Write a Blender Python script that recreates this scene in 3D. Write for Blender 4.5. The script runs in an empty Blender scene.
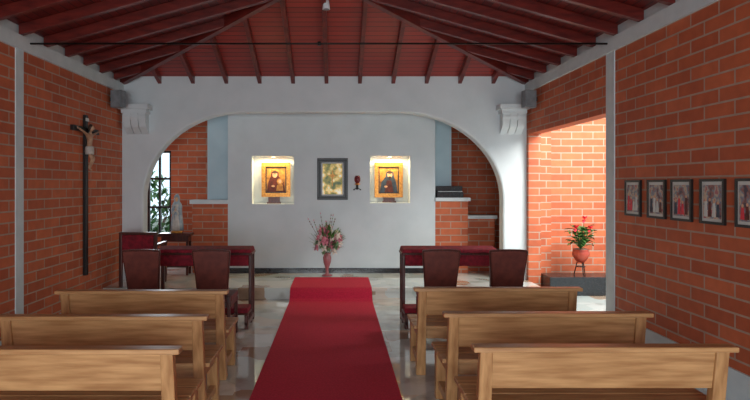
import bpy, bmesh, math, random
from mathutils import Vector, Matrix
random.seed(4)
scene=bpy.context.scene
try:
    scene.view_settings.view_transform='Standard'
    scene.view_settings.look='None'
except Exception: pass

# ---------------------------------------------------------------- materials
def srgb(r,g,b):
    f=lambda c:(c/255/12.92) if c/255<=0.04045 else ((c/255+0.055)/1.055)**2.4
    return (f(r),f(g),f(b),1)
def newmat(name):
    m=bpy.data.materials.new(name); m.use_nodes=True
    nt=m.node_tree; b=nt.nodes['Principled BSDF']; return m,nt,b
def noise_mat(name,c1,c2,scale=8,rough=0.5,stretch=(1,1,1),bump=0.0,metal=0,detail=4,coat=0):
    m,nt,b=newmat(name); N=nt.nodes; L=nt.links
    tc=N.new('ShaderNodeTexCoord'); mp=N.new('ShaderNodeMapping'); mp.inputs['Scale'].default_value=stretch
    n=N.new('ShaderNodeTexNoise'); n.inputs['Scale'].default_value=scale; n.inputs['Detail'].default_value=detail
    r=N.new('ShaderNodeValToRGB'); r.color_ramp.elements[0].color=c1; r.color_ramp.elements[1].color=c2
    r.color_ramp.elements[0].position=0.3; r.color_ramp.elements[1].position=0.7
    L.new(tc.outputs['Object'],mp.inputs['Vector']); L.new(mp.outputs[0],n.inputs['Vector'])
    L.new(n.outputs['Fac'],r.inputs[0]); L.new(r.outputs[0],b.inputs['Base Color'])
    b.inputs['Roughness'].default_value=rough; b.inputs['Metallic'].default_value=metal
    b.inputs['Coat Weight'].default_value=coat
    if bump:
        bp=N.new('ShaderNodeBump'); bp.inputs['Strength'].default_value=bump; bp.inputs['Distance'].default_value=0.01
        L.new(n.outputs['Fac'],bp.inputs['Height']); L.new(bp.outputs[0],b.inputs['Normal'])
    return m
def brick_mat(name,c1,c2,mortar):
    m,nt,b=newmat(name); N=nt.nodes; L=nt.links
    tc=N.new('ShaderNodeTexCoord'); sp=N.new('ShaderNodeSeparateXYZ'); L.new(tc.outputs['Object'],sp.inputs[0])
    g=N.new('ShaderNodeNewGeometry'); sn=N.new('ShaderNodeSeparateXYZ'); L.new(g.outputs['True Normal'],sn.inputs[0])
    ab=N.new('ShaderNodeMath'); ab.operation='ABSOLUTE'; L.new(sn.outputs[0],ab.inputs[0])
    gt=N.new('ShaderNodeMath'); gt.operation='GREATER_THAN'; gt.inputs[1].default_value=0.5; L.new(ab.outputs[0],gt.inputs[0])
    mx=N.new('ShaderNodeMix'); mx.data_type='FLOAT'; L.new(gt.outputs[0],mx.inputs[0]); L.new(sp.outputs[0],mx.inputs[2]); L.new(sp.outputs[1],mx.inputs[3])
    cb=N.new('ShaderNodeCombineXYZ'); L.new(mx.outputs[0],cb.inputs[0]); L.new(sp.outputs[2],cb.inputs[1])
    br=N.new('ShaderNodeTexBrick'); br.inputs['Scale'].default_value=1; br.inputs['Brick Width'].default_value=0.36
    br.inputs['Row Height'].default_value=0.118; br.inputs['Mortar Size'].default_value=0.009; br.inputs['Mortar Smooth'].default_value=0.2
    br.inputs['Color1'].default_value=c1; br.inputs['Color2'].default_value=c2; br.inputs['Mortar'].default_value=mortar
    L.new(cb.outputs[0],br.inputs['Vector'])
    n=N.new('ShaderNodeTexNoise'); n.inputs['Scale'].default_value=9; n.inputs['Detail'].default_value=6; L.new(tc.outputs['Object'],n.inputs['Vector'])
    mr=N.new('ShaderNodeMapRange'); mr.inputs[3].default_value=0.75; mr.inputs[4].default_value=1.22; L.new(n.outputs['Fac'],mr.inputs[0])
    mul=N.new('ShaderNodeVectorMath'); mul.operation='SCALE'; L.new(br.outputs['Color'],mul.inputs[0]); L.new(mr.outputs[0],mul.inputs['Scale'])
    L.new(mul.outputs[0],b.inputs['Base Color'])
    bp=N.new('ShaderNodeBump'); bp.invert=True; bp.inputs['Strength'].default_value=0.4; bp.inputs['Distance'].default_value=0.01
    L.new(br.outputs['Fac'],bp.inputs['Height']); L.new(bp.outputs[0],b.inputs['Normal'])
    b.inputs['Roughness'].default_value=0.7
    return m
def board_mat(name,axis,c1,c2,pitch=0.095):
    m,nt,b=newmat(name); N=nt.nodes; L=nt.links
    tc=N.new('ShaderNodeTexCoord'); sp=N.new('ShaderNodeSeparateXYZ'); L.new(tc.outputs['Object'],sp.inputs[0])
    dv=N.new('ShaderNodeMath'); dv.operation='DIVIDE'; dv.inputs[1].default_value=pitch; L.new(sp.outputs[axis],dv.inputs[0])
    fr=N.new('ShaderNodeMath'); fr.operation='FRACT'; L.new(dv.outputs[0],fr.inputs[0])
    gt=N.new('ShaderNodeMath'); gt.operation='GREATER_THAN'; gt.inputs[1].default_value=0.12; L.new(fr.outputs[0],gt.inputs[0])
    fl=N.new('ShaderNodeMath'); fl.operation='FLOOR'; L.new(dv.outputs[0],fl.inputs[0])
    wn=N.new('ShaderNodeTexWhiteNoise'); wn.noise_dimensions='1D'; L.new(fl.outputs[0],wn.inputs['W'])
    mp=N.new('ShaderNodeMapping'); s=[14,14,14]; s[1-axis]=1.2; mp.inputs['Scale'].default_value=s; L.new(tc.outputs['Object'],mp.inputs[0])
    n=N.new('ShaderNodeTexNoise'); n.inputs['Scale'].default_value=1.5; L.new(mp.outputs[0],n.inputs['Vector'])
    ad=N.new('ShaderNodeMath'); ad.operation='ADD'; L.new(wn.outputs['Value'],ad.inputs[0]); L.new(n.outputs['Fac'],ad.inputs[1])
    hf=N.new('ShaderNodeMath'); hf.operation='MULTIPLY'; hf.inputs[1].default_value=0.5; L.new(ad.outputs[0],hf.inputs[0])
    r=N.new('ShaderNodeValToRGB'); r.color_ramp.elements[0].color=c1; r.color_ramp.elements[1].color=c2; L.new(hf.outputs[0],r.inputs[0])
    mx=N.new('ShaderNodeMix'); mx.data_type='RGBA'; mx.inputs[6].default_value=(0.02,0.005,0.004,1)
    L.new(gt.outputs[0],mx.inputs[0]); L.new(r.outputs[0],mx.inputs[7]); L.new(mx.outputs[2],b.inputs['Base Color'])
    b.inputs['Roughness'].default_value=0.35
    return m
def marble_mat(name):
    m,nt,b=newmat(name); N=nt.nodes; L=nt.links
    tc=N.new('ShaderNodeTexCoord')
    nz=N.new('ShaderNodeTexNoise'); nz.inputs['Scale'].default_value=2.2; nz.inputs['Detail'].default_value=5; L.new(tc.outputs['Object'],nz.inputs['Vector'])
    v=N.new('ShaderNodeTexVoronoi'); v.distance='CHEBYCHEV'; v.inputs['Scale'].default_value=2.6; L.new(tc.outputs['Object'],v.inputs['Vector'])
    sep=N.new('ShaderNodeSeparateColor'); L.new(v.outputs['Color'],sep.inputs[0])
    r=N.new('ShaderNodeValToRGB'); e=r.color_ramp.elements
    e[0].color=srgb(196,206,202); e[1].color=srgb(228,232,228)
    for p,c in ((0.35,srgb(212,218,214)),(0.7,srgb(222,228,226)),(0.8,srgb(176,154,132)),(0.87,srgb(214,206,194))):
        x=e.new(p); x.color=c
    r.color_ramp.interpolation='CONSTANT'
    L.new(sep.outputs[0],r.inputs[0])
    r2=N.new('ShaderNodeValToRGB'); r2.color_ramp.elements[0].color=(0.58,0.53,0.48,1); r2.color_ramp.elements[1].color=(1,1,1,1)
    r2.color_ramp.elements[0].position=0.34; r2.color_ramp.elements[1].position=0.47; L.new(nz.outputs['Fac'],r2.inputs[0])
    mu=N.new('ShaderNodeMix'); mu.data_type='RGBA'; mu.blend_type='MULTIPLY'; mu.inputs[0].default_value=0.8
    L.new(r.outputs[0],mu.inputs[6]); L.new(r2.outputs[0],mu.inputs[7])
    L.new(mu.outputs[2],b.inputs['Base Color']); b.inputs['Roughness'].default_value=0.07
    b.inputs['Coat Weight'].default_value=0.5; b.inputs['Coat Roughness'].default_value=0.03
    return m

M={}
M['brick']=brick_mat('brick_masonry',srgb(200,104,64),srgb(174,84,50),srgb(172,146,128))
M['plaster']=noise_mat('painted_plaster',srgb(204,213,216),srgb(213,221,224),3,0.7,bump=0.08)
M['plaster_blue']=noise_mat('pale_blue_plaster',srgb(176,200,210),srgb(188,210,218),3,0.7,bump=0.08)
M['concrete']=noise_mat('painted_concrete',srgb(196,208,210),srgb(210,220,222),6,0.7,bump=0.15)
M['marble']=marble_mat('marble_floor')
M['board_far']=board_mat('roof_boards_far_lit',1,srgb(118,32,28),srgb(168,56,44))  # far slope coloured lighter, its stronger light painted into the boards
M['board_side']=board_mat('roof_boards_side_shaded',0,srgb(84,24,22),srgb(130,42,36))  # same boards coloured darker, shade of the side slopes painted in
M['rafter']=noise_mat('varnished_rafter',srgb(78,24,22),srgb(118,40,32),5,0.35,stretch=(1,1,4))
M['oak']=noise_mat('pew_oak',srgb(156,112,70),srgb(200,156,106),4,0.36,stretch=(0.8,9,9),bump=0.05)
M['oak_v']=noise_mat('pew_oak_upright',srgb(154,110,68),srgb(196,152,102),4,0.36,stretch=(9,9,0.8),bump=0.05)
M['carpet']=noise_mat('red_carpet_pile',srgb(176,16,50),srgb(202,28,66),60,0.95,bump=0.3)
M['dark_wood']=noise_mat('dark_mahogany',srgb(54,22,18),srgb(90,40,30),5,0.35,stretch=(6,6,1))
M['leather']=noise_mat('oxblood_leather',srgb(86,38,32),srgb(112,54,44),12,0.4,bump=0.05)
M['velvet']=noise_mat('red_velvet',srgb(100,12,28),srgb(150,22,44),20,0.85)
M['black']=noise_mat('black_granite',srgb(16,17,19),srgb(34,35,38),40,0.25)
M['iron']=noise_mat('dark_iron',srgb(30,28,28),srgb(46,42,40),30,0.45,metal=0.7)
M['gold']=noise_mat('gilded_frame',srgb(160,98,36),srgb(212,152,70),30,0.35,metal=0.5,bump=0.2)
M['gold_dark']=noise_mat('icon_gold_ground',srgb(120,74,24),srgb(196,138,58),14,0.5)
M['robe_dark']=noise_mat('icon_robe',srgb(60,22,20),srgb(112,44,30),18,0.6)
M['robe_blue']=noise_mat('icon_blue',srgb(34,46,62),srgb(60,76,92),18,0.6)
M['skin']=noise_mat('painted_skin',srgb(196,146,110),srgb(216,172,138),10,0.5)
M['corpus']=noise_mat('carved_corpus',srgb(150,106,78),srgb(196,156,124),14,0.45)
M['hair']=noise_mat('carved_hair',srgb(46,28,18),srgb(74,46,30),40,0.6)
M['white']=noise_mat('white_enamel',srgb(216,220,222),srgb(232,234,236),4,0.5)
M['grey_plastic']=noise_mat('grey_plastic',srgb(110,116,120),srgb(134,140,144),10,0.5)
M['green']=noise_mat('leaf_green',srgb(28,66,28),srgb(70,120,50),20,0.5)
M['green_l']=noise_mat('leaf_pale_green',srgb(84,120,80),srgb(130,160,110),20,0.5)
M['pink']=noise_mat('pink_petals',srgb(196,100,120),srgb(232,160,172),30,0.6)
M['cream']=noise_mat('cream_petals',srgb(222,206,190),srgb(244,236,224),30,0.6)
M['redflower']=noise_mat('red_petals',srgb(200,20,40),srgb(236,60,80),20,0.5)
M['twig']=noise_mat('twig_bark',srgb(80,50,50),srgb(130,86,80),20,0.7)
M['terracotta']=noise_mat('terracotta_glaze',srgb(150,50,36),srgb(180,76,50),10,0.4)
M['mat']=noise_mat('picture_mount',srgb(196,200,196),srgb(214,216,210),10,0.6)
M['blackframe']=noise_mat('black_frame',srgb(14,13,13),srgb(26,24,24),20,0.4)
M['mantle']=noise_mat('statue_mantle',srgb(120,140,156),srgb(168,180,186),12,0.5)
M['robe_w']=noise_mat('statue_robe',srgb(176,168,160),srgb(206,200,192),12,0.5)
M['soil']=noise_mat('garden_ground',srgb(96,100,84),srgb(128,128,112),3,0.9)
def art(name,cols,scale,seed,em=0):
    m,nt,b=newmat(name); N=nt.nodes; L=nt.links
    tc=N.new('ShaderNodeTexCoord'); mp=N.new('ShaderNodeMapping'); mp.inputs['Location'].default_value=(seed,seed*2,seed); L.new(tc.outputs['Object'],mp.inputs[0])
    n=N.new('ShaderNodeTexNoise'); n.inputs['Scale'].default_value=scale; n.inputs['Detail'].default_value=6; L.new(mp.outputs[0],n.inputs['Vector'])
    r=N.new('ShaderNodeValToRGB'); e=r.color_ramp.elements; e[0].position=0.34; e[0].color=cols[0]; e[1].position=0.66; e[1].color=cols[-1]
    for i,c in enumerate(cols[1:-1]):
        x=e.new(0.34+0.32*(i+1)/(len(cols)-1)); x.color=c
    L.new(n.outputs['Fac'],r.inputs[0]); L.new(r.outputs[0],b.inputs['Base Color']); b.inputs['Roughness'].default_value=0.4
    if em: L.new(r.outputs[0],b.inputs['Emission Color']); b.inputs['Emission Strength'].default_value=em
    return m
M['foliage_glow']=art('tabernacle_glow_panel',[srgb(60,84,40),srgb(150,140,60),srgb(232,196,110),srgb(250,244,220)],9,3,0.35)  # garden reflection painted in, plus an added glow to brighten the panel
for i in range(5):
    M['print%d'%i]=art('station_print_%d'%i,[srgb(60,50,70),srgb(150,90,80),srgb(110,130,150),srgb(200,180,150),srgb(170,90,100)],16,i*1.7+1)
m,nt,b=newmat('window_glass'); b.inputs['Transmission Weight'].default_value=1; b.inputs['Roughness'].default_value=0.02; b.inputs['IOR'].default_value=1.05; b.inputs['Base Color'].default_value=(0.85,0.93,0.97,1); M['glass']=m
m,nt,b=newmat('ruby_glass'); b.inputs['Transmission Weight'].default_value=0.5; b.inputs['Base Color'].default_value=srgb(150,40,50); b.inputs['Roughness'].default_value=0.1; M['ruby']=m
m,nt,b=newmat('rose_glass'); b.inputs['Transmission Weight'].default_value=0.4; b.inputs['Base Color'].default_value=srgb(196,120,124); b.inputs['Roughness'].default_value=0.08; M['rose']=m
m,nt,b=newmat('lamp_diffuser'); b.inputs['Emission Color'].default_value=(1,0.72,0.35,1); b.inputs['Emission Strength'].default_value=14; M['bulb']=m

# ---------------------------------------------------------------- builder
class MB:
    def __init__(s,name,mats):
        s.name=name; s.mats=mats; s.bm=bmesh.new()
    def _f(s,vs,m,smooth=False):
        try: f=s.bm.faces.new(vs)
        except ValueError: return
        f.material_index=s.mats.index(m); f.smooth=smooth
    def hexa(s,p,m):
        v=[s.bm.verts.new(q) for q in p]
        for idx in ((3,2,1,0),(4,5,6,7),(0,1,5,4),(1,2,6,5),(2,3,7,6),(3,0,4,7)):
            s._f([v[i] for i in idx],m)
    def box(s,x0,x1,y0,y1,z0,z1,m):
        s.hexa([(x0,y0,z0),(x1,y0,z0),(x1,y1,z0),(x0,y1,z0),(x0,y0,z1),(x1,y0,z1),(x1,y1,z1),(x0,y1,z1)],m)
    def beam(s,p0,p1,w,h,m):
        p0=Vector(p0);p1=Vector(p1); d=(p1-p0); side=Vector((d.y,-d.x,0)).normalized()*w/2; up=Vector((0,0,h))
        s.hexa([p0-side,p0+side,p1+side,p1-side,p0-side+up,p0+side+up,p1+side+up,p1-side+up],m)
    def cyl(s,p0,p1,r0,r1,m,seg=14,cap=True):
        p0=Vector(p0);p1=Vector(p1);d=(p1-p0).normalized()
        a=Vector((0,0,1)) if abs(d.z)<0.9 else Vector((1,0,0))
        u=d.cross(a).normalized(); w=d.cross(u)
        r=[[s.bm.verts.new(p+(u*math.cos(t)+w*math.sin(t))*rr) for t in [2*math.pi*i/seg for i in range(seg)]] for p,rr in ((p0,r0),(p1,r1))]
        for i in range(seg):
            j=(i+1)%seg; s._f([r[0][i],r[0][j],r[1][j],r[1][i]],m,True)
        if cap:
            s._f(r[0][::-1],m); s._f(r[1],m)
    def lathe(s,c,prof,m,seg=24,sy=1.0,fold=0,nf=9):
        rings=[]
        for k,(r,z) in enumerate(prof):
            ring=[]
            for i in range(seg):
                t=2*math.pi*i/seg; rr=r*(1+fold*math.sin(nf*t+z*3))
                ring.append(s.bm.verts.new((c[0]+rr*math.cos(t),c[1]+rr*math.sin(t)*sy,c[2]+z)))
            rings.append(ring)
        for a,bb in zip(rings,rings[1:]):
            for i in range(seg):
                j=(i+1)%seg; s._f([a[i],a[j],bb[j],bb[i]],m,True)
        s._f(rings[0][::-1],m); s._f(rings[-1],m)
    def ball(s,c,r,m,seg=14,rings=9,rot=None):
        c=Vector(c); R=rot if rot else Matrix.Identity(3); g=[]
        for k in range(1,rings):
            ph=math.pi*k/rings
            g.append([s.bm.verts.new(c+R@Vector((r[0]*math.sin(ph)*math.cos(2*math.pi*i/seg),r[1]*math.sin(ph)*math.sin(2*math.pi*i/seg),r[2]*math.cos(ph)))) for i in range(seg)])
        t=s.bm.verts.new(c+R@Vector((0,0,r[2]))); bt=s.bm.verts.new(c-R@Vector((0,0,r[2])))
        for i in range(seg):
            j=(i+1)%seg
            s._f([t,g[0][i],g[0][j]],m,True); s._f([bt,g[-1][j],g[-1][i]],m,True)
            for a,bb in zip(g,g[1:]): s._f([a[i],bb[i],bb[j],a[j]],m,True)
    def prism(s,pts,axis,a0,a1,m):
        def P(p,a): return {'x':(a,p[0],p[1]),'y':(p[0],a,p[1]),'z':(p[0],p[1],a)}[axis]
        A=[s.bm.verts.new(P(p,a0)) for p in pts]; B=[s.bm.verts.new(P(p,a1)) for p in pts]
        s._f(A,m); s._f(B[::-1],m)
        n=len(pts)
        for i in range(n):
            j=(i+1)%n; s._f([A[j],A[i],B[i],B[j]],m)
    def leaf(s,base,tip,w,m,bend=0.15):
        base=Vector(base);tip=Vector(tip);d=tip-base
        side=d.cross(Vector((0.2,0.1,1))).normalized()*w/2
        up=Vector((0,0,1))*d.length*bend
        P=[base, base+d*0.35+side+up*0.8, base+d*0.75+side*0.75+up, tip, base+d*0.75-side*0.75+up, base+d*0.35-side+up*0.8]
        mid=[base+d*0.35+up*0.5, base+d*0.75+up*0.75]
        v=[s.bm.verts.new(p) for p in P]; mm=[s.bm.verts.new(p) for p in mid]
        s._f([v[0],v[1],mm[0]],m,True); s._f([v[0],mm[0],v[5]],m,True)
        s._f([v[1],v[2],mm[1],mm[0]],m,True); s._f([mm[0],mm[1],v[4],v[5]],m,True)
        s._f([v[2],v[3],mm[1]],m,True); s._f([mm[1],v[3],v[4]],m,True)
    def finish(s,bevel=0,parent=None,tri=False):
        bmesh.ops.recalc_face_normals(s.bm,faces=s.bm.faces[:])
        if tri: bmesh.ops.triangulate(s.bm,faces=[f for f in s.bm.faces if len(f.verts)>4])
        me=bpy.data.meshes.new(s.name); s.bm.to_mesh(me); s.bm.free()
        for k in s.mats: me.materials.append(M[k])
        o=bpy.data.objects.new(s.name,me); scene.collection.objects.link(o)
        if bevel:
            bv=o.modifiers.new('bevel','BEVEL'); bv.width=bevel; bv.segments=2; bv.limit_method='ANGLE'; bv.angle_limit=math.radians(40)
        if parent: o.parent=parent
        return o
def dup(o,name,loc,rz=0):
    n=bpy.data.objects.new(name,o.data); scene.collection.objects.link(n); n.location=loc; n.rotation_euler[2]=rz
    for md in o.modifiers:
        b2=n.modifiers.new(md.name,md.type)
        if md.type=='BEVEL': b2.width=md.width; b2.segments=2; b2.limit_method='ANGLE'; b2.angle_limit=md.angle_limit
    return n

XL,XR,YA=-3.48,3.07,9.07
YB=-3.5
# ---------------------------------------------------------------- shell
o=MB('floor',['marble']); o.box(XL-0.2,XR+0.2,YB,11.0,-0.1,0,'marble'); o.finish()
o=MB('floor_altar_step',['marble','plaster']); o.box(XL+0.001,XR-0.001,8.35,YA-0.001,0,0.17,'marble'); o.box(XL+0.001,XR-0.001,8.32,8.35,0.13,0.17,'marble'); o.finish()
o=MB('floor_sanctuary',['marble']); o.box(-3.139,2.689,YA-0.001,YA+0.24,0,0.17,'marble'); o.box(-3.749,3.299,YA+0.24,10.799,0,0.17,'marble'); o.finish()
o=MB('ground_outside',['soil']); o.box(-25,25,-25,30,-0.2,-0.1,'soil'); o.finish()
o=MB('floor_courtyard',['marble']); o.box(XR+0.2,8,4,9.14,-0.1,-0.01,'marble'); o.finish()

o=MB('wall_left',['brick','concrete'])
o.box(XL-0.2,XL,YB,YA,0,3.185,'brick')
o.box(XL-0.2,XL+0.012,6.05,6.2,0,3.185,'concrete')
o.box(XL-0.2,XL+0.03,YB,YA,3.185,3.34,'concrete')
o.box(XL-0.2,XL-0.02,YB,YA,3.34,3.5,'concrete')
o.finish()
o=MB('wall_right',['brick','concrete'])
o.box(XR,XR+0.2,YB,6.18,0,3.185,'brick')
o.box(XR-0.012,XR+0.2,6.18,6.37,0,3.185,'concrete')
o.box(XR,XR+0.2,6.37,YA,2.52,3.185,'brick')
o.box(XR+0.0,XR+0.2,8.97,YA,0,2.52,'brick')
o.box(XR-0.03,XR+0.2,YB,YA,3.185,3.34,'concrete')
o.box(XR+0.02,XR+0.2,YB,YA,3.34,3.5,'concrete')
o.finish()
o=MB('baseboard_left',['concrete']); o.box(XL,XL+0.015,YB,8.31,0,0.09,'concrete'); o.finish()
o=MB('baseboard_right',['concrete']); o.box(XR-0.02,XR,YB,6.17,0,0.28,'concrete'); o.finish()
o=MB('wall_rear',['brick'])
o.box(XL-0.2,-2.6,YB-0.2,YB,0,3.4,'brick'); o.box(2.2,XR+0.2,YB-0.2,YB,0,3.4,'brick'); o.box(-2.6,2.2,YB-0.2,YB,2.7,3.4,'brick')
o.prism([(XL-0.2,3.4),(XR+0.2,3.4),(-0.2,4.45)],'y',YB-0.2,YB,'brick'); o.finish()
# arch wall
arch=[(-3.14,0)]
zs,zt=1.46,2.88
for i in range(0,19):
    t=math.pi/2*i/18; arch.append((-1.54-1.60*math.cos(t), zs+(zt-zs)*math.sin(t)))
for i in range(0,19):
    t=math.pi/2*(18-i)/18; arch.append((1.02+1.67*math.cos(t), zs+(zt-zs)*math.sin(t)))
arch.append((2.69,0))
o=MB('wall_arch',['plaster'])
o.prism([(XL-0.2,0)]+arch+[(XR+0.2,0),(XR+0.2,3.5),(XL-0.2,3.5)],'y',YA,YA+0.24,'plaster')
o.finish(bevel=0.03,tri=True)
def corbel(name,cx):
    o=MB(name,['plaster'])
    o.box(cx-0.235,cx+0.235,YA-0.25,YA-0.001,2.90,2.98,'plaster')
    o.box(cx-0.20,cx+0.20,YA-0.21,YA-0.001,2.84,2.90,'plaster')
    n=14
    for s_ in (-1,0,1):
        x=cx+s_*0.12
        pts=[(YA-0.001,2.84),(YA-0.19,2.84)]+[(YA-0.10-0.09*math.cos(math.pi*i/n*0.5),2.84-0.24*math.sin(math.pi*i/n*0.5)) for i in range(1,n)]+[(YA-0.06,2.56),(YA-0.001,2.52)]
        o.prism(pts,'x',x-0.055,x+0.055,'plaster')
        o.cyl((x-0.06,YA-0.13,2.79),(x+0.06,YA-0.13,2.79),0.065,0.065,'plaster',18)
    o.finish(bevel=0.008,tri=True)
corbel('arch_corbel',-3.22); corbel('arch_corbel.001',2.81)
# sanctuary shell
o=MB('wall_back',['brick','plaster'])
yb=10.8
o.box(-3.75,-3.66,yb,yb+0.2,0,3.1,'brick'); o.box(-3.66,-3.2,yb,yb+0.2,0,0.7,'brick'); o.box(-3.66,-3.2,yb,yb+0.2,2.36,3.1,'brick'); o.box(-3.2,3.4,yb,yb+0.2,0,3.1,'brick')
o.finish()
o=MB('wall_back_left',['brick']); o.box(-3.95,-3.75,YA+0.24,yb+0.2,0,3.1,'brick'); o.finish()
o=MB('wall_back_right',['brick']); o.box(3.3,3.5,YA+0.24,yb+0.2,0,3.1,'brick'); o.finish()
o=MB('ceiling_back',['plaster']); o.box(-3.95,3.5,YA+0.24,yb+0.2,3.1,3.2,'plaster'); o.finish()
o=MB('window_1',['blackframe','glass'])
for x in (-3.66,-3.45,-3.24): o.box(x,x+0.04,yb+0.03,yb+0.08,0.7,2.36,'blackframe')
for z in (0.7,1.25,1.8,2.32): o.box(-3.66,-3.2,yb+0.03,yb+0.08,z,z+0.04,'blackframe')
o.box(-3.64,-3.22,yb+0.05,yb+0.055,0.72,2.34,'glass'); o.finish()
o=MB('garden_shrub',['green','green_l','twig'])
rs=random.Random(9); cs=Vector((-4.55,13.6,0))
for i in range(8):
    a=rs.uniform(0,6.28); o.cyl(cs+Vector((0,0,-0.1)),cs+Vector((0.5*math.cos(a),0.5*math.sin(a),rs.uniform(0.9,1.7))),0.025,0.008,'twig',6)
for i in range(420):
    u=Vector((rs.gauss(0,1),rs.gauss(0,1),rs.gauss(0,1))).normalized()*rs.uniform(0.55,1)
    p_=cs+Vector((u.x*0.8,u.y*0.6,1.05+u.z*0.95)); d=Vector((rs.uniform(-1,1),rs.uniform(-1,1),rs.uniform(-.3,1))).normalized()*0.22
    o.leaf(p_,p_+d,0.1,rs.choice(['green','green_l']),0.15)
o.finish()

# altar wall with niches
YW=9.75; W0,W1=-1.9,1.71; yd=YW+0.24
def wall_with_holes(o,x0,x1,z0,z1,holes,m):
    xs=sorted({x0,x1}|{h[0] for h in holes}|{h[1] for h in holes}); zz=sorted({z0,z1}|{h[2] for h in holes}|{h[3] for h in holes})
    for a,bq in zip(xs,xs[1:]):
        for c,d in zip(zz,zz[1:]):
            mx,mz=(a+bq)/2,(c+d)/2
            if not any(h[0]<mx<h[1] and h[2]<mz<h[3] for h in holes): o.box(a,bq,YW,yd,c,d,m)
N1=(-1.48,-0.75,1.37,2.205); N2=(-0.348,0.19,1.44,2.17); N3=(0.575,1.27,1.39,2.205)
o=MB('wall_altar',['plaster'])
wall_with_holes(o,W0,W1,0.17,3.1,[N1,N2,N3],'plaster')
o.box(W0,W1,yd,yd+0.08,0.17,3.1,'plaster')
bmesh.ops.remove_doubles(o.bm,verts=o.bm.verts[:],dist=0.0001)
o.finish()
o=MB('baseboard_altar',['black']); o.box(W0,W1,YW-0.015,YW,0.17,0.255,'black'); o.finish()
o=MB('ledge_wall_left',['brick','plaster','plaster_blue'])
o.box(-2.52,-1.9,YW,yd,0.17,1.37,'brick'); o.box(-2.56,-1.9,YW-0.03,yd+0.06,1.37,1.44,'plaster'); o.box(-2.33,-1.9,yd+0.08,yd+0.2,0.17,3.1,'plaster_blue'); o.finish()
o=MB('ledge_wall_right',['brick','plaster','plaster_blue'])
o.box(1.71,2.28,YW,yd+0.1,0.17,1.42,'brick'); o.box(1.71,2.32,YW-0.03,yd+0.1,1.42,1.48,'plaster'); o.box(1.71,2.06,yd+0.1,yd+0.22,0.17,3.1,'plaster_blue')
o.box(2.28,2.8,YW+0.2,yd+0.3,0.17,1.1,'brick'); o.box(2.28,2.84,YW+0.17,yd+0.33,1.1,1.16,'plaster'); o.finish()
o=MB('keyboard',['black','white'])
kz=1.482
o.box(1.74,2.2,YW-0.02,YW+0.14,kz,kz+0.1,'black'); o.box(1.76,2.18,YW-0.015,YW+0.05,kz+0.1,kz+0.11,'white'); o.box(1.74,2.2,YW+0.07,YW+0.14,kz+0.1,kz+0.2,'black')
for i in range(9): o.box(1.785+i*0.044,1.80+i*0.044,YW+0.01,YW+0.05,kz+0.11,kz+0.12,'black')
o.finish(bevel=0.005)

# ---------------------------------------------------------------- roof
zb=3.34; xc=-0.205; half=3.275; yh=6.8; rise=0.908
T=0.12
o=MB('ceiling',['board_far','board_side','plaster'])
A=(XL-0.15,YA+0.1,zb+T-0.04); Bq=(XR+0.15,YA+0.1,zb+T-0.04); C=(xc,yh,zb+rise+T); D=(xc,YB-0.2,zb+rise+T); E=(XL-0.15,YB-0.2,zb+T-0.04); F=(XR+0.15,YB-0.2,zb+T-0.04)
def slab(pts,m):
    v=[o.bm.verts.new(p) for p in pts]; u=[o.bm.verts.new((p[0],p[1],p[2]+0.05)) for p in pts]
    o._f(v,m); o._f(u[::-1],m)
    for i in range(len(v)):
        j=(i+1)%len(v); o._f([v[i],v[j],u[j],u[i]],m)
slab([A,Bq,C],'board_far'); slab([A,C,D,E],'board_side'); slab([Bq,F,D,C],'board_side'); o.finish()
o=MB('roof_rafters',['rafter'])
for k in range(-5,6):
    x=xc+0.035+0.54*k; a=half-abs(x-xc); yy=YA-(YA-yh)*a/half
    o.beam((x,YA-0.0,zb),(x,yy,zb+0.4*(YA-yy)),0.06,T,'rafter')
for s_,xw in ((1,XL),(-1,XR)):
    y=8.75
    while y>YB:
        a=min(half,half*(YA-y)/(YA-yh))
        if a>0.2: o.beam((xw,y,zb),(xw+s_*a,y,zb+rise*a/half),0.065,T,'rafter')
        y-=0.52
    o.beam((xw,YA,zb-0.02),(xc,yh,zb+rise-0.02),0.09,T+0.02,'rafter')
o.beam((xc,yh,zb+rise-0.04),(xc,YB,zb+rise-0.04),0.1,T+0.04,'rafter')
o.finish(bevel=0.004)
o=MB('tie_rod',['iron']); o.cyl((XL+0.03,6.3,3.29),(XR-0.03,6.3,3.29),0.011,0.011,'iron',8)
o.lathe((-0.2,6.3,3.27),[(0.02,0),(0.02,0.04)],'iron',10)
o.finish()
o=MB('ceiling_spotlight',['white','grey_plastic'])
o.cyl((-0.14,7.3,3.99),(-0.14,7.3,4.12),0.05,0.035,'white'); o.cyl((-0.14,7.3,3.985),(-0.14,7.3,3.99),0.04,0.04,'grey_plastic'); o.finish()

# ---------------------------------------------------------------- carpet
o=MB('red_carpet_runner',['carpet'])
prof=[(1.0,0.001),(8.12,0.001),(8.315,0.172),(9.21,0.172),(9.21,0.184),(8.33,0.184),(8.28,0.176),(8.22,0.13),(8.14,0.05),(8.08,0.02),(8.02,0.014),(1.0,0.014)]
o.prism(prof,'x',-0.69,0.515,'carpet'); o.finish(tri=True)

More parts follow.
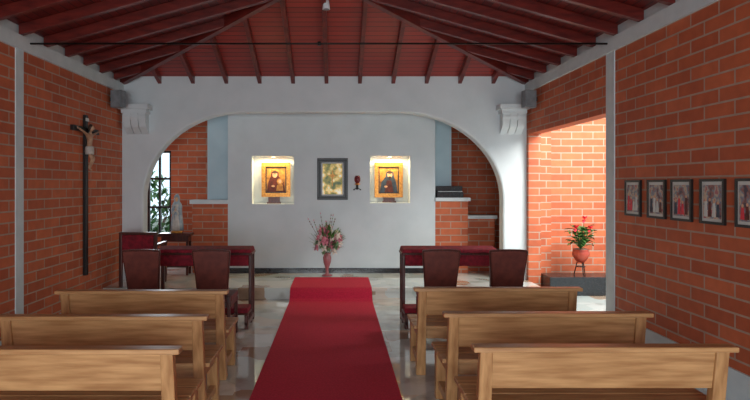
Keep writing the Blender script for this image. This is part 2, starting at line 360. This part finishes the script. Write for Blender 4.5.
# ---------------------------------------------------------------- pews
def make_pew():
    o=MB('church_pew',['oak','oak_v'])
    w=1.47; h=w/2
    for sx in (-1,1):
        x=sx*(h-0.075)
        o.hexa([(x-0.042,0.10,0),(x+0.042,0.10,0),(x+0.042,0.17,0),(x-0.042,0.17,0),(x-0.036,0.0,0.77),(x+0.036,0.0,0.77),(x+0.036,0.05,0.77),(x-0.036,0.05,0.77)],'oak_v')
        o.hexa([(x-0.042,0.50,0),(x+0.042,0.50,0),(x+0.042,0.56,0),(x-0.042,0.56,0),(x-0.042,0.46,0.41),(x+0.042,0.46,0.41),(x+0.042,0.55,0.41),(x-0.042,0.55,0.41)],'oak_v')
        o.box(x-0.03,x+0.03,0.10,0.54,0.34,0.41,'oak'); o.box(x-0.025,x+0.025,0.12,0.52,0.09,0.15,'oak')
        o.prism([(0.06,0.43),(0.12,0.43),(0.08,0.56),(0.045,0.60)],'x',x-0.03,x+0.03,'oak_v')
    o.box(-h,h,-0.02,0.065,0.77,0.80,'oak')
    o.hexa([(-h+0.1,0.045,0.55),(h-0.1,0.045,0.55),(h-0.1,0.07,0.55),(-h+0.1,0.07,0.55),(-h+0.1,0.015,0.77),(h-0.1,0.015,0.77),(h-0.1,0.04,0.77),(-h+0.1,0.04,0.77)],'oak')
    for i in range(3): o.box(-h+0.01,h-0.01,0.11+i*0.158,0.26+i*0.158,0.41,0.44,'oak')
    o.box(-h+0.1,h-0.1,0.30,0.33,0.32,0.41,'oak')
    o.box(-h+0.1,h-0.1,0.13,0.155,0.32,0.41,'oak')
    return o.finish(bevel=0.006)
p=make_pew(); p.location=(-1.665,4.77,0)
for i,(x,y) in enumerate([(-1.625,3.85),(-1.60,3.08),(1.41,4.9),(1.485,3.94),(1.495,3.12)]):
    dup(p,'church_pew.%03d'%(i+1),(x,y,0))

# ---------------------------------------------------------------- chairs
def make_chair():
    o=MB('upholstered_chair',['dark_wood','leather'])
    def yb_(z): return 0.06-0.09*(z-0.45)/0.55
    def panel(sc,t0,t1,m,zlo,zhi):
        outline=[]
        half_=[(0.165,0.0),(0.172,0.2),(0.185,0.5),(0.198,0.75),(0.207,0.93),(0.204,0.985),(0.12,1.0),(0.0,1.005)]
        for x,t in half_: outline.append((x*sc,zlo+(zhi-zlo)*t))
        outline+= [(-x,z) for x,z in outline[::-1][1:]]
        A=[o.bm.verts.new((x,yb_(z)+t0,z)) for x,z in outline]; B=[o.bm.verts.new((x,yb_(z)+t1,z)) for x,z in outline]
        o._f(A,m); o._f(B[::-1],m); n=len(A)
        for i in range(n):
            j=(i+1)%n; o._f([A[j],A[i],B[i],B[j]],m)
    panel(1.0,0.0,0.03,'dark_wood',0.46,1.01)
    panel(0.93,-0.012,0.045,'leather',0.50,0.99)
    for s_ in (-1,1):
        o.hexa([(s_*0.19-0.015,-0.02,0),(s_*0.19+0.015,-0.02,0),(s_*0.19+0.015,0.01,0),(s_*0.19-0.015,0.01,0),(s_*0.17-0.022,0.045,0.5),(s_*0.17+0.022,0.045,0.5),(s_*0.17+0.022,0.09,0.5),(s_*0.17-0.022,0.09,0.5)],'dark_wood')
        o.hexa([(s_*0.19-0.014,0.42,0),(s_*0.19+0.014,0.42,0),(s_*0.19+0.014,0.45,0),(s_*0.19-0.014,0.45,0),(s_*0.185-0.022,0.41,0.42),(s_*0.185+0.022,0.41,0.42),(s_*0.185+0.022,0.455,0.42),(s_*0.185-0.022,0.455,0.42)],'dark_wood')
        o.box(s_*0.18-0.012,s_*0.18+0.012,0.04,0.43,0.2,0.23,'dark_wood')
    o.box(-0.2,0.2,0.05,0.465,0.37,0.43,'dark_wood')
    o.box(-0.205,0.205,0.07,0.47,0.43,0.49,'leather')
    return o.finish(bevel=0.008,tri=True)
c=make_chair(); c.location=(-1.35,6.02,0)
for i,x in enumerate([-2.10,1.12,1.84]): dup(c,'upholstered_chair.%03d'%(i+1),(x,6.02,0))
# ---------------------------------------------------------------- double kneelers
def make_kneeler():
    o=MB('double_kneeler',['dark_wood','velvet'])
    w=0.60
    for s_ in (-1,1):
        x=s_*(w-0.03)
        o.box(x-0.022,x+0.022,0.05,0.09,0,0.84,'dark_wood'); o.box(x-0.022,x+0.022,0.24,0.28,0,0.86,'dark_wood')
        o.box(x-0.02,x+0.02,-0.26,0.28,0.03,0.09,'dark_wood'); o.box(x-0.022,x+0.022,-0.26,-0.22,0,0.17,'dark_wood')
    o.box(-w,w,0.0,0.32,0.84,0.87,'dark_wood')
    o.hexa([(-w+0.005,-0.01,0.87),(w-0.005,-0.01,0.87),(w-0.005,0.30,0.87),(-w+0.005,0.30,0.87),(-w+0.02,0.0,0.91),(w-0.02,0.0,0.91),(w-0.02,0.28,0.93),(-w+0.02,0.28,0.93)],'velvet')
    o.box(-w+0.05,w-0.05,0.05,0.07,0.70,0.84,'velvet')
    o.box(-w+0.05,w-0.05,0.25,0.27,0.74,0.84,'dark_wood'); o.box(-w+0.05,w-0.05,0.25,0.27,0.12,0.17,'dark_wood')
    o.box(-w,w,-0.27,0.0,0.17,0.19,'dark_wood'); o.box(-w+0.01,w-0.01,-0.265,-0.01,0.19,0.25,'velvet')
    return o.finish(bevel=0.01)
k=make_kneeler(); k.location=(-1.64,6.85,0); dup(k,'double_kneeler.001',(1.39,6.85,0))
# ---------------------------------------------------------------- celebrant armchair
o=MB('velvet_armchair',['dark_wood','velvet'])
x0,y0,z0=-2.98,8.40,0.172
for s_ in (-1,1):
    o.box(x0+s_*0.26-0.025,x0+s_*0.26+0.025,y0-0.03,y0+0.02,z0,z0+0.8,'dark_wood'); o.box(x0+s_*0.26-0.025,x0+s_*0.26+0.025,y0+0.42,y0+0.47,z0,z0+0.6,'dark_wood')
    o.box(x0+s_*0.26-0.035,x0+s_*0.26+0.035,y0,y0+0.48,z0+0.6,z0+0.64,'dark_wood')
o.box(x0-0.24,x0+0.24,y0,y0+0.46,z0+0.36,z0+0.47,'velvet'); o.box(x0-0.235,x0+0.235,y0-0.03,y0+0.03,z0+0.47,z0+0.78,'velvet'); o.box(x0-0.285,x0+0.285,y0-0.03,y0+0.03,z0+0.78,z0+0.82,'dark_wood')
o.finish(bevel=0.01)
# ---------------------------------------------------------------- side table + statue
o=MB('side_table',['dark_wood'])
o.box(-3.02,-2.48,9.45,9.72,0.84,0.88,'dark_wood'); o.box(-2.98,-2.52,9.48,9.70,0.74,0.84,'dark_wood')
for x in (-2.98,-2.56):
    for y in (9.48,9.66): o.box(x,x+0.04,y,y+0.04,0.172,0.74,'dark_wood')
o.box(-2.98,-2.52,9.50,9.68,0.3,0.33,'dark_wood')
o.finish(bevel=0.006)
o=MB('madonna_statue',['mantle','robe_w','skin','hair','gold'])
cx,cy,cz=-2.74,9.58,0.881
o.lathe((cx,cy,cz),[(0.10,0),(0.10,0.03),(0.08,0.04)],'gold',20)
o.lathe((cx,cy,cz+0.04),[(0.095,0),(0.088,0.1),(0.072,0.22),(0.058,0.32),(0.066,0.40),(0.064,0.44),(0.024,0.47),(0.018,0.49)],'robe_w',36,0.8,0.05,11)
o.lathe((cx,cy+0.012,cz+0.05),[(0.11,0),(0.105,0.1),(0.092,0.22),(0.082,0.32),(0.086,0.40),(0.072,0.45),(0.047,0.49),(0.049,0.54),(0.04,0.59),(0.012,0.615)],'mantle',36,0.72,0.04,7)
o.ball((cx,cy-0.022,cz+0.575),(0.03,0.033,0.042),'skin'); o.ball((cx,cy-0.054,cz+0.572),(0.005,0.007,0.01),'skin',8,6)
for s_ in (-1,1):
    o.ball((cx+s_*0.011,cy-0.05,cz+0.58),(0.004,0.003,0.003),'hair',6,4)
    o.cyl((cx+s_*0.065,cy-0.01,cz+0.43),(cx+s_*0.055,cy-0.065,cz+0.33),0.024,0.022,'mantle',12)
    o.cyl((cx+s_*0.055,cy-0.06,cz+0.33),(cx+s_*0.008,cy-0.085,cz+0.38),0.02,0.014,'robe_w',12)
    o.ball((cx+s_*0.006,cy-0.09,cz+0.395),(0.006,0.009,0.016),'skin',8,6)
    for q in range(5): o.cyl((cx+s_*0.006,cy-0.094+q*0.004,cz+0.405),(cx+s_*0.004,cy-0.096+q*0.004,cz+0.428-abs(q-2)*0.003),0.0025,0.002,'skin',6)
o.ball((cx,cy-0.052,cz+0.558),(0.007,0.003,0.002),'hair',8,4)
o.finish()

# ---------------------------------------------------------------- niches: icons
def icon(name,x0,x1,z0,z1,alt):
    y=YW+0.15
    o=MB(name,['gold','gold_dark','robe_dark','robe_blue','skin','hair','blackframe'])
    t=0.07
    o.box(x0,x1,y,y+0.04,z0,z0+t,'gold'); o.box(x0,x1,y,y+0.04,z1-t,z1,'gold'); o.box(x0,x0+t,y,y+0.04,z0+t,z1-t,'gold'); o.box(x1-t,x1,y,y+0.04,z0+t,z1-t,'gold')
    o.box(x0+t,x1-t,y+0.01,y+0.03,z0+t,z0+t+0.018,'blackframe'); o.box(x0+t,x1-t,y+0.01,y+0.03,z1-t-0.018,z1-t,'blackframe')
    o.box(x0+t,x0+t+0.018,y+0.01,y+0.03,z0+t,z1-t,'blackframe'); o.box(x1-t-0.018,x1-t,y+0.01,y+0.03,z0+t,z1-t,'blackframe')
    o.box(x0+t,x1-t,y+0.022,y+0.038,z0+t,z1-t,'gold_dark')
    xm=(x0+x1)/2; W=(x1-x0)/2-t; zz0=z0+t+0.018
    H=z1-z0-2*t
    def ell(cx,cz,rx,rz,yy,m): o.prism([(cx+rx*math.cos(a),cz+rz*math.sin(a)) for a in [2*math.pi*i/20 for i in range(20)]],'y',yy,yy+0.003,m)
    hx=xm+(0.02 if alt else -0.02); hz=zz0+H*0.66
    ell(hx,hz,0.10,0.105,y+0.019,'gold')
    o.prism([(xm-W*0.88,zz0),(xm+W*0.88,zz0),(xm+W*0.72,zz0+H*0.38),(hx+0.075,zz0+H*0.58),(hx+0.062,hz+0.045),(hx,hz+0.075),(hx-0.062,hz+0.045),(hx-0.075,zz0+H*0.58),(xm-W*0.72,zz0+H*0.38)],'y',y+0.016,y+0.019,'robe_dark' if not alt else 'robe_blue')
    ell(hx,hz,0.044,0.058,y+0.013,'skin'); ell(hx,hz+0.04,0.042,0.024,y+0.0115,'hair')
    if not alt:
        ell(xm+0.07,zz0+H*0.40,0.055,0.055,y+0.0125,'gold'); ell(xm+0.07,zz0+H*0.40,0.028,0.036,y+0.010,'skin')
        o.prism([(xm+0.0,zz0+0.02),(xm+0.13,zz0+0.02),(xm+0.12,zz0+H*0.27),(xm+0.07,zz0+H*0.32),(xm+0.02,zz0+H*0.25)],'y',y+0.011,y+0.014,'gold_dark')
    else:
        o.prism([(xm-0.07,zz0),(xm+0.09,zz0),(xm+0.045,zz0+H*0.45),(xm-0.03,zz0+H*0.45)],'y',y+0.011,y+0.014,'robe_dark')
        ell(hx,hz-0.048,0.026,0.022,y+0.0105,'hair')
    for s_ in (-1,1):
        ell(hx+s_*0.015,hz+0.004,0.006,0.004,y+0.0105,'hair')
    ell(xm-0.05,zz0+H*0.22,0.03,0.018,y+0.0095,'skin')
    o.finish(bevel=0.004,tri=True)
icon('madonna_icon',-1.335,-0.825,1.49,2.095,False)
icon('christ_icon',0.665,1.165,1.48,2.095,True)
for i,(n,z) in enumerate(((N1,1.49),(N3,1.48))):
    o=MB('icon_stand' if i==0 else 'icon_stand.001',['dark_wood']); cxn=(n[0]+n[1])/2
    o.box(cxn-0.12,cxn+0.12,YW+0.12,YW+0.22,n[2]+0.001,n[2]+0.03,'dark_wood'); o.box(cxn-0.10,cxn+0.10,YW+0.155,YW+0.22,n[2]+0.03,z-0.004,'dark_wood'); o.finish()
    o=MB('niche_downlight' if i==0 else 'niche_downlight.001',['white','bulb'])
    o.cyl((cxn,YW+0.09,n[3]),(cxn,YW+0.09,n[3]-0.015),0.045,0.045,'white'); o.cyl((cxn,YW+0.09,n[3]-0.015),(cxn,YW+0.09,n[3]-0.02),0.03,0.03,'bulb'); o.finish()
    l=bpy.data.lights.new('niche_lamp_light','AREA'); l.shape='RECTANGLE'; l.size=0.45; l.size_y=0.06; l.energy=12; l.color=(1,0.78,0.44)
    lo=bpy.data.objects.new('niche_lamp_light',l); scene.collection.objects.link(lo); lo.location=(cxn,YW+0.05,n[3]-0.03)
# tabernacle
o=MB('tabernacle',['blackframe','foliage_glow','gold','green','white'])
x0,x1,z0,z1=N2; x0+=0.002;x1-=0.002;z0+=0.002;z1-=0.002
o.box(x0,x1,YW+0.0,YW+0.10,z0,z0+0.035,'blackframe'); o.box(x0,x1,YW,YW+0.10,z1-0.035,z1,'blackframe')
o.box(x0,x0+0.035,YW,YW+0.10,z0+0.035,z1-0.035,'blackframe'); o.box(x1-0.035,x1,YW,YW+0.10,z0+0.035,z1-0.035,'blackframe')
a0,a1,b0,b1=x0+0.035,x1-0.035,z0+0.035,z1-0.035
o.box(a0,a1,YW+0.07,YW+0.22,b0,b1,'blackframe')
o.box(a0+0.06,a1-0.06,YW+0.045,YW+0.07,b0+0.06,b1-0.06,'foliage_glow')
for (p_,q,r,s_) in ((a0+0.04,a1-0.04,b0+0.04,b0+0.057),(a0+0.04,a1-0.04,b1-0.057,b1-0.04),(a0+0.04,a0+0.057,b0+0.04,b1-0.04),(a1-0.057,a1-0.04,b0+0.04,b1-0.04)):
    o.box(p_,q,YW+0.035,YW+0.07,r,s_,'white')
xm=(x0+x1)/2; zm=(z0+z1)/2
o.box(xm-0.008,xm+0.008,YW+0.03,YW+0.046,zm-0.13,zm+0.15,'gold'); o.box(xm-0.07,xm+0.07,YW+0.03,YW+0.046,zm+0.05,zm+0.066,'gold')
o.cyl((xm,YW+0.035,zm+0.058),(xm,YW+0.046,zm+0.058),0.035,0.035,'gold',20)
o.finish(bevel=0.004)
# sanctuary lamp on bracket
o=MB('sanctuary_lamp',['iron','ruby','gold'])
lx=0.35
o.box(lx-0.02,lx+0.02,YW-0.012,YW,1.62,1.86,'iron')
o.cyl((lx,YW-0.01,1.68),(lx,YW-0.12,1.66),0.009,0.009,'iron',8); o.cyl((lx,YW-0.12,1.66),(lx,YW-0.12,1.70),0.009,0.012,'iron',8)
o.lathe((lx,YW-0.12,1.70),[(0.02,0),(0.055,0.015),(0.03,0.03)],'gold',16)
o.lathe((lx,YW-0.12,1.73),[(0.026,0),(0.052,0.04),(0.052,0.09),(0.036,0.13)],'ruby',16)
for s_ in (-1,1):
    o.cyl((lx,YW-0.02,1.66),(lx+s_*0.055,YW-0.03,1.62),0.007,0.007,'iron',6); o.ball((lx+s_*0.055,YW-0.03,1.62),(0.013,0.013,0.013),'iron',8,6)
o.finish()

# ---------------------------------------------------------------- flower arrangement
o=MB('flower_arrangement',['rose','green','green_l','pink','cream','twig','gold','redflower'])
fx,fy=-0.165,9.36; fz=0.186
o.lathe((fx,fy,fz),[(0.09,0),(0.09,0.012),(0.03,0.03),(0.022,0.09),(0.03,0.13),(0.062,0.22),(0.07,0.30),(0.055,0.35),(0.066,0.385)],'rose',24)
def sph(): 
    while True:
        v=Vector((random.uniform(-1,1),random.uniform(-1,1),random.uniform(-1,1)))
        if 0.2<v.length<1: return v
cc=Vector((fx,fy,0.79))
for i in range(64):
    v=sph(); pz=cc+Vector((v.x*0.25,v.y*0.16-0.02,v.z*0.21-0.01))
    mm=random.choice(['pink','cream','pink','pink','cream','green_l']); r=random.uniform(0.036,0.06)
    o.ball(pz,(r*0.6,r*0.6,r*0.6),mm,8,6)
    for j in range(7):
        a=j*math.pi*2/7+i; d=Vector((math.cos(a),-0.5+0.3*math.sin(a),math.sin(a)))
        o.leaf(pz,pz+d*r*1.3,r*1.0,mm,0.1)
for i in range(60):
    v=sph().normalized(); base=Vector((fx,fy,0.62)); tip=cc+Vector((v.x*0.33,v.y*0.2,v.z*0.27)); 
    o.leaf(base*0.4+tip*0.6,tip,random.uniform(0.03,0.06),random.choice(['green','green','green_l']),0.1)
for i in range(10):
    a=random.uniform(-0.7,0.6); h=random.uniform(0.25,0.5)
    p0=Vector((fx,fy,0.6)); p1=cc+Vector((a*0.35,random.uniform(-0.06,0.06),0.15)); p2=cc+Vector((a*0.55+random.uniform(-.05,.05),random.uniform(-0.08,0.08),h))
    o.cyl(p0,p1,0.004,0.003,'twig',5,False); o.cyl(p1,p2,0.003,0.0012,'twig',5,False)
    for j in range(4): 
        q=p1.lerp(p2,0.3+0.2*j); o.ball(q,(0.009,0.009,0.012),random.choice(['twig','pink','green_l']),6,4)
for i in range(6):
    a=random.uniform(0,6.28); o.cyl((fx,fy,0.5),(fx+0.1*math.cos(a),fy+0.08*math.sin(a),0.75),0.005,0.005,'green',5,False)
o.finish()

# ---------------------------------------------------------------- potted plant outside
o=MB('granite_planter_curb',['black']); o.box(XR+0.21,4.55,8.62,9.05,-0.01,0.28,'black'); o.finish(bevel=0.01)
o=MB('potted_flowering_plant',['terracotta','iron','green','redflower','soil'])
px,py,pz=3.84,8.82,0.282
for i in range(3):
    a=i*2.09+0.5; o.cyl((px+0.10*math.cos(a),py+0.10*math.sin(a),pz+0.003),(px+0.055*math.cos(a),py+0.055*math.sin(a),pz+0.2),0.008,0.008,'iron',6)
o.lathe((px,py,pz+0.13),[(0.07,0),(0.07,0.012)],'iron',18)
o.lathe((px,py,pz+0.20),[(0.05,0),(0.085,0.04),(0.125,0.11),(0.13,0.16),(0.11,0.19),(0.125,0.21)],'terracotta',24)
o.lathe((px,py,pz+0.40),[(0.105,0),(0.1,0.013)],'soil',18)
for i in range(70):
    a=random.uniform(0,6.28); r=random.uniform(0.10,0.22); h=random.uniform(0.04,0.34)
    b0=Vector((px,py,pz+0.41)); m1=b0+Vector((r*0.5*math.cos(a),r*0.5*math.sin(a),h)); t=b0+Vector((r*math.cos(a)*1.25,r*math.sin(a)*1.2,h+random.uniform(-0.05,0.06)))
    o.cyl(b0,m1,0.004,0.003,'green',5,False); o.leaf(m1,t,0.10,'green',0.2)
for (dx,dz) in ((0.03,0.47),(-0.10,0.33),(0.12,0.32)):
    q=Vector((px+dx,py-0.06,pz+0.41+dz)); o.cyl((px,py,pz+0.41),q,0.004,0.004,'green',5,False)
    for j in range(6):
        a=j*math.pi/3; o.leaf(q,q+Vector((math.cos(a)*0.065,-0.03,math.sin(a)*0.065)),0.05,'redflower',0.1)
o.finish()
o=MB('wall_courtyard',['brick','concrete'])
o.box(XR+0.21,3.5,9.15,9.6,-0.1,3.4,'brick'); o.box(3.5,4.56,9.45,9.65,-0.1,3.4,'brick'); o.box(4.56,4.66,9.35,9.65,-0.1,3.4,'concrete'); o.box(4.66,7.5,9.45,9.65,-0.1,3.4,'brick')
o.finish()

# ---------------------------------------------------------------- pictures on right wall
for i,yc in enumerate((5.785,5.36,4.97,4.56,4.14)):
    o=MB('framed_picture' if i==0 else 'framed_picture.%03d'%i,['blackframe','mat','print%d'%i,'skin','robe_dark','robe_blue','redflower'])
    w=0.15; z0,z1=1.38,1.75; xf=XR-0.025; t=0.022
    o.box(xf,XR-0.002,yc-w,yc+w,z0,z0+t,'blackframe'); o.box(xf,XR-0.002,yc-w,yc+w,z1-t,z1,'blackframe')
    o.box(xf,XR-0.002,yc-w,yc-w+t,z0+t,z1-t,'blackframe'); o.box(xf,XR-0.002,yc+w-t,yc+w,z0+t,z1-t,'blackframe')
    o.box(xf+0.010,XR-0.002,yc-w+t,yc+w-t,z0+t,z1-t,'mat')
    o.box(xf+0.007,xf+0.012,yc-w+0.042,yc+w-0.042,z0+0.045,z1-0.05,'print%d'%i)
    rr=random.Random(i)
    for j in range(4):
        yy_=yc-0.075+j*0.05; hh=rr.uniform(0.09,0.15); mm=rr.choice(['robe_dark','robe_blue','redflower','mat'])
        o.prism([(yy_-0.022,z0+0.06),(yy_+0.022,z0+0.06),(yy_+0.012,z0+0.06+hh),(yy_-0.012,z0+0.06+hh)],'x',xf+0.005,xf+0.008,mm)
        o.prism([(yy_+0.012*math.cos(a),z0+0.072+hh+0.014*math.sin(a)) for a in [k_*math.pi/5 for k_ in range(10)]],'x',xf+0.005,xf+0.008,'skin')
    o.finish()

# ---------------------------------------------------------------- crucifix
root=bpy.data.objects.new('crucifix',None); scene.collection.objects.link(root)
root.location=(XL,7.7,2.3)
def par(ob):
    ob.parent=root; ob.matrix_parent_inverse=Matrix.Translation((-XL,-7.7,-2.3)); return ob
o=MB('cross',['blackframe','mat'])
o.box(XL+0.001,XL+0.045,7.665,7.735,0.46,2.66,'blackframe'); o.box(XL+0.001,XL+0.045,7.30,8.10,2.42,2.49,'blackframe')
o.box(XL+0.045,XL+0.05,7.65,7.75,2.575,2.62,'mat')
par(o.finish(bevel=0.006))
XC=XL+0.075
V=[(XC,7.7,2.20),(XC+0.005,7.7,2.28),(XC+0.01,7.7,2.36),(XC+0.015,7.7,2.41),(XC+0.02,7.7,2.445),
   (XC,7.64,2.385),(XC,7.52,2.42),(XC-0.01,7.40,2.455),(XC,7.76,2.385),(XC,7.88,2.42),(XC-0.01,8.0,2.455),
   (XC+0.0,7.665,2.17),(XC+0.05,7.68,2.06),(XC-0.005,7.69,1.94),(XC+0.03,7.695,1.90),
   (XC+0.0,7.735,2.17),(XC+0.055,7.72,2.055),(XC+0.0,7.712,1.935),(XC+0.035,7.71,1.895)]
Ed=[(0,1),(1,2),(2,3),(3,4),(2,5),(5,6),(6,7),(2,8),(8,9),(9,10),(0,11),(11,12),(12,13),(13,14),(0,15),(15,16),(16,17),(17,18)]
R=[.042,.040,.048,.02,.018,.024,.016,.011,.024,.016,.011,.032,.022,.013,.010,.032,.022,.013,.010]
me=bpy.data.meshes.new('corpus'); me.from_pydata(V,Ed,[]); me.materials.append(M['corpus'])
ob=bpy.data.objects.new('corpus',me); scene.collection.objects.link(ob)
sk=ob.modifiers.new('skin','SKIN'); sk.use_smooth_shade=True
for i,sv in enumerate(me.skin_vertices[0].data): sv.radius=(R[i]*0.75 if i in(0,1,2) else R[i],R[i]); sv.use_root=(i==0)
sb=ob.modifiers.new('sub','SUBSURF'); sb.levels=1; sb.render_levels=1
par(ob)
o=MB('corpus_details',['corpus','hair','robe_w'])
o.ball((XC+0.03,7.705,2.48),(0.036,0.031,0.046),'corpus',16,12); o.ball((XC+0.068,7.705,2.475),(0.009,0.006,0.012),'corpus',8,6)
o.ball((XC+0.018,7.705,2.49),(0.038,0.037,0.047),'hair',16,12); o.ball((XC+0.052,7.705,2.447),(0.016,0.016,0.018),'hair',10,8)
for s_ in (-1,1):
    o.ball((XC+0.063,7.705+s_*0.012,2.487),(0.004,0.005,0.003),'hair',6,4)
    hy=7.7+s_*0.315
    o.ball((XC-0.012,hy,2.458),(0.008,0.018,0.014),'corpus',10,6)
    for q in range(4): o.cyl((XC-0.012,hy+s_*0.012,2.448+q*0.007),(XC-0.004,hy+s_*(0.036-0.003*abs(q-2)),2.446+q*0.008),0.0038,0.003,'corpus',6)
    o.cyl((XC-0.010,hy-s_*0.002,2.468),(XC-0.002,hy+s_*0.012,2.485),0.004,0.003,'corpus',6)
o.lathe((XC+0.005,7.7,2.12),[(0.052,0),(0.056,0.04),(0.052,0.09),(0.047,0.11)],'robe_w',24,1.25,0.06,9)
par(o.finish())

# ---------------------------------------------------------------- speakers
def speaker(name,cx,s_):
    o=MB(name,['grey_plastic','blackframe','iron'])
    y0=8.5; z0,z1=2.88,3.14
    o.prism([(cx-s_*0.02,y0+0.16),(cx-s_*0.02,y0),(cx+s_*0.16,y0-0.04),(cx+s_*0.18,y0+0.10)],'z',z0,z1,'grey_plastic')
    o.prism([(cx+s_*0.0,y0-0.010),(cx+s_*0.0,y0-0.02),(cx+s_*0.145,y0-0.05),(cx+s_*0.145,y0-0.03)],'z',z0+0.02,z1-0.02,'grey_plastic')
    o.box(min(cx-s_*0.055,cx-s_*0.02),max(cx-s_*0.055,cx-s_*0.02),y0+0.06,y0+0.12,z0+0.1,z1-0.1,'iron')
    o.finish(bevel=0.008)
speaker('wall_speaker',XL+0.06,1); speaker('wall_speaker.001',XR-0.06,-1)

# ---------------------------------------------------------------- light
w=bpy.data.worlds.new('World'); scene.world=w; w.use_nodes=True
bg=w.node_tree.nodes['Background']; bg.inputs[0].default_value=(0.80,0.92,1,1); bg.inputs[1].default_value=1.8
def area(name,loc,rot,sx,sy,e,col):
    l=bpy.data.lights.new(name,'AREA'); l.shape='RECTANGLE'; l.size=sx; l.size_y=sy; l.energy=e; l.color=col
    ob=bpy.data.objects.new(name,l); scene.collection.objects.link(ob); ob.location=loc; ob.rotation_euler=rot; return ob
area('rear_fill_light',(-0.2,YB+0.05,1.5),(math.radians(90),0,0),4.4,2.3,330,(0.88,0.95,1))  # unseen area lamp added behind the camera to light the closed room
area('courtyard_daylight',(4.4,7.0,3.3),(math.radians(35),0,0),2.2,1.5,230,(1,0.95,0.88))
area('sanctuary_window_daylight',(-3.43,10.75,1.6),(math.radians(-90),0,0),0.4,1.5,16,(0.85,0.95,1))

# ---------------------------------------------------------------- camera
cd=bpy.data.cameras.new('camera'); cam=bpy.data.objects.new('camera',cd); scene.collection.objects.link(cam)
cam.location=(0,0,1.7); cam.rotation_euler=(math.radians(90),0,0)
cd.sensor_width=36; cd.lens=36*560/750; cd.shift_x=38/750; cd.shift_y=-15/750
scene.camera=cam
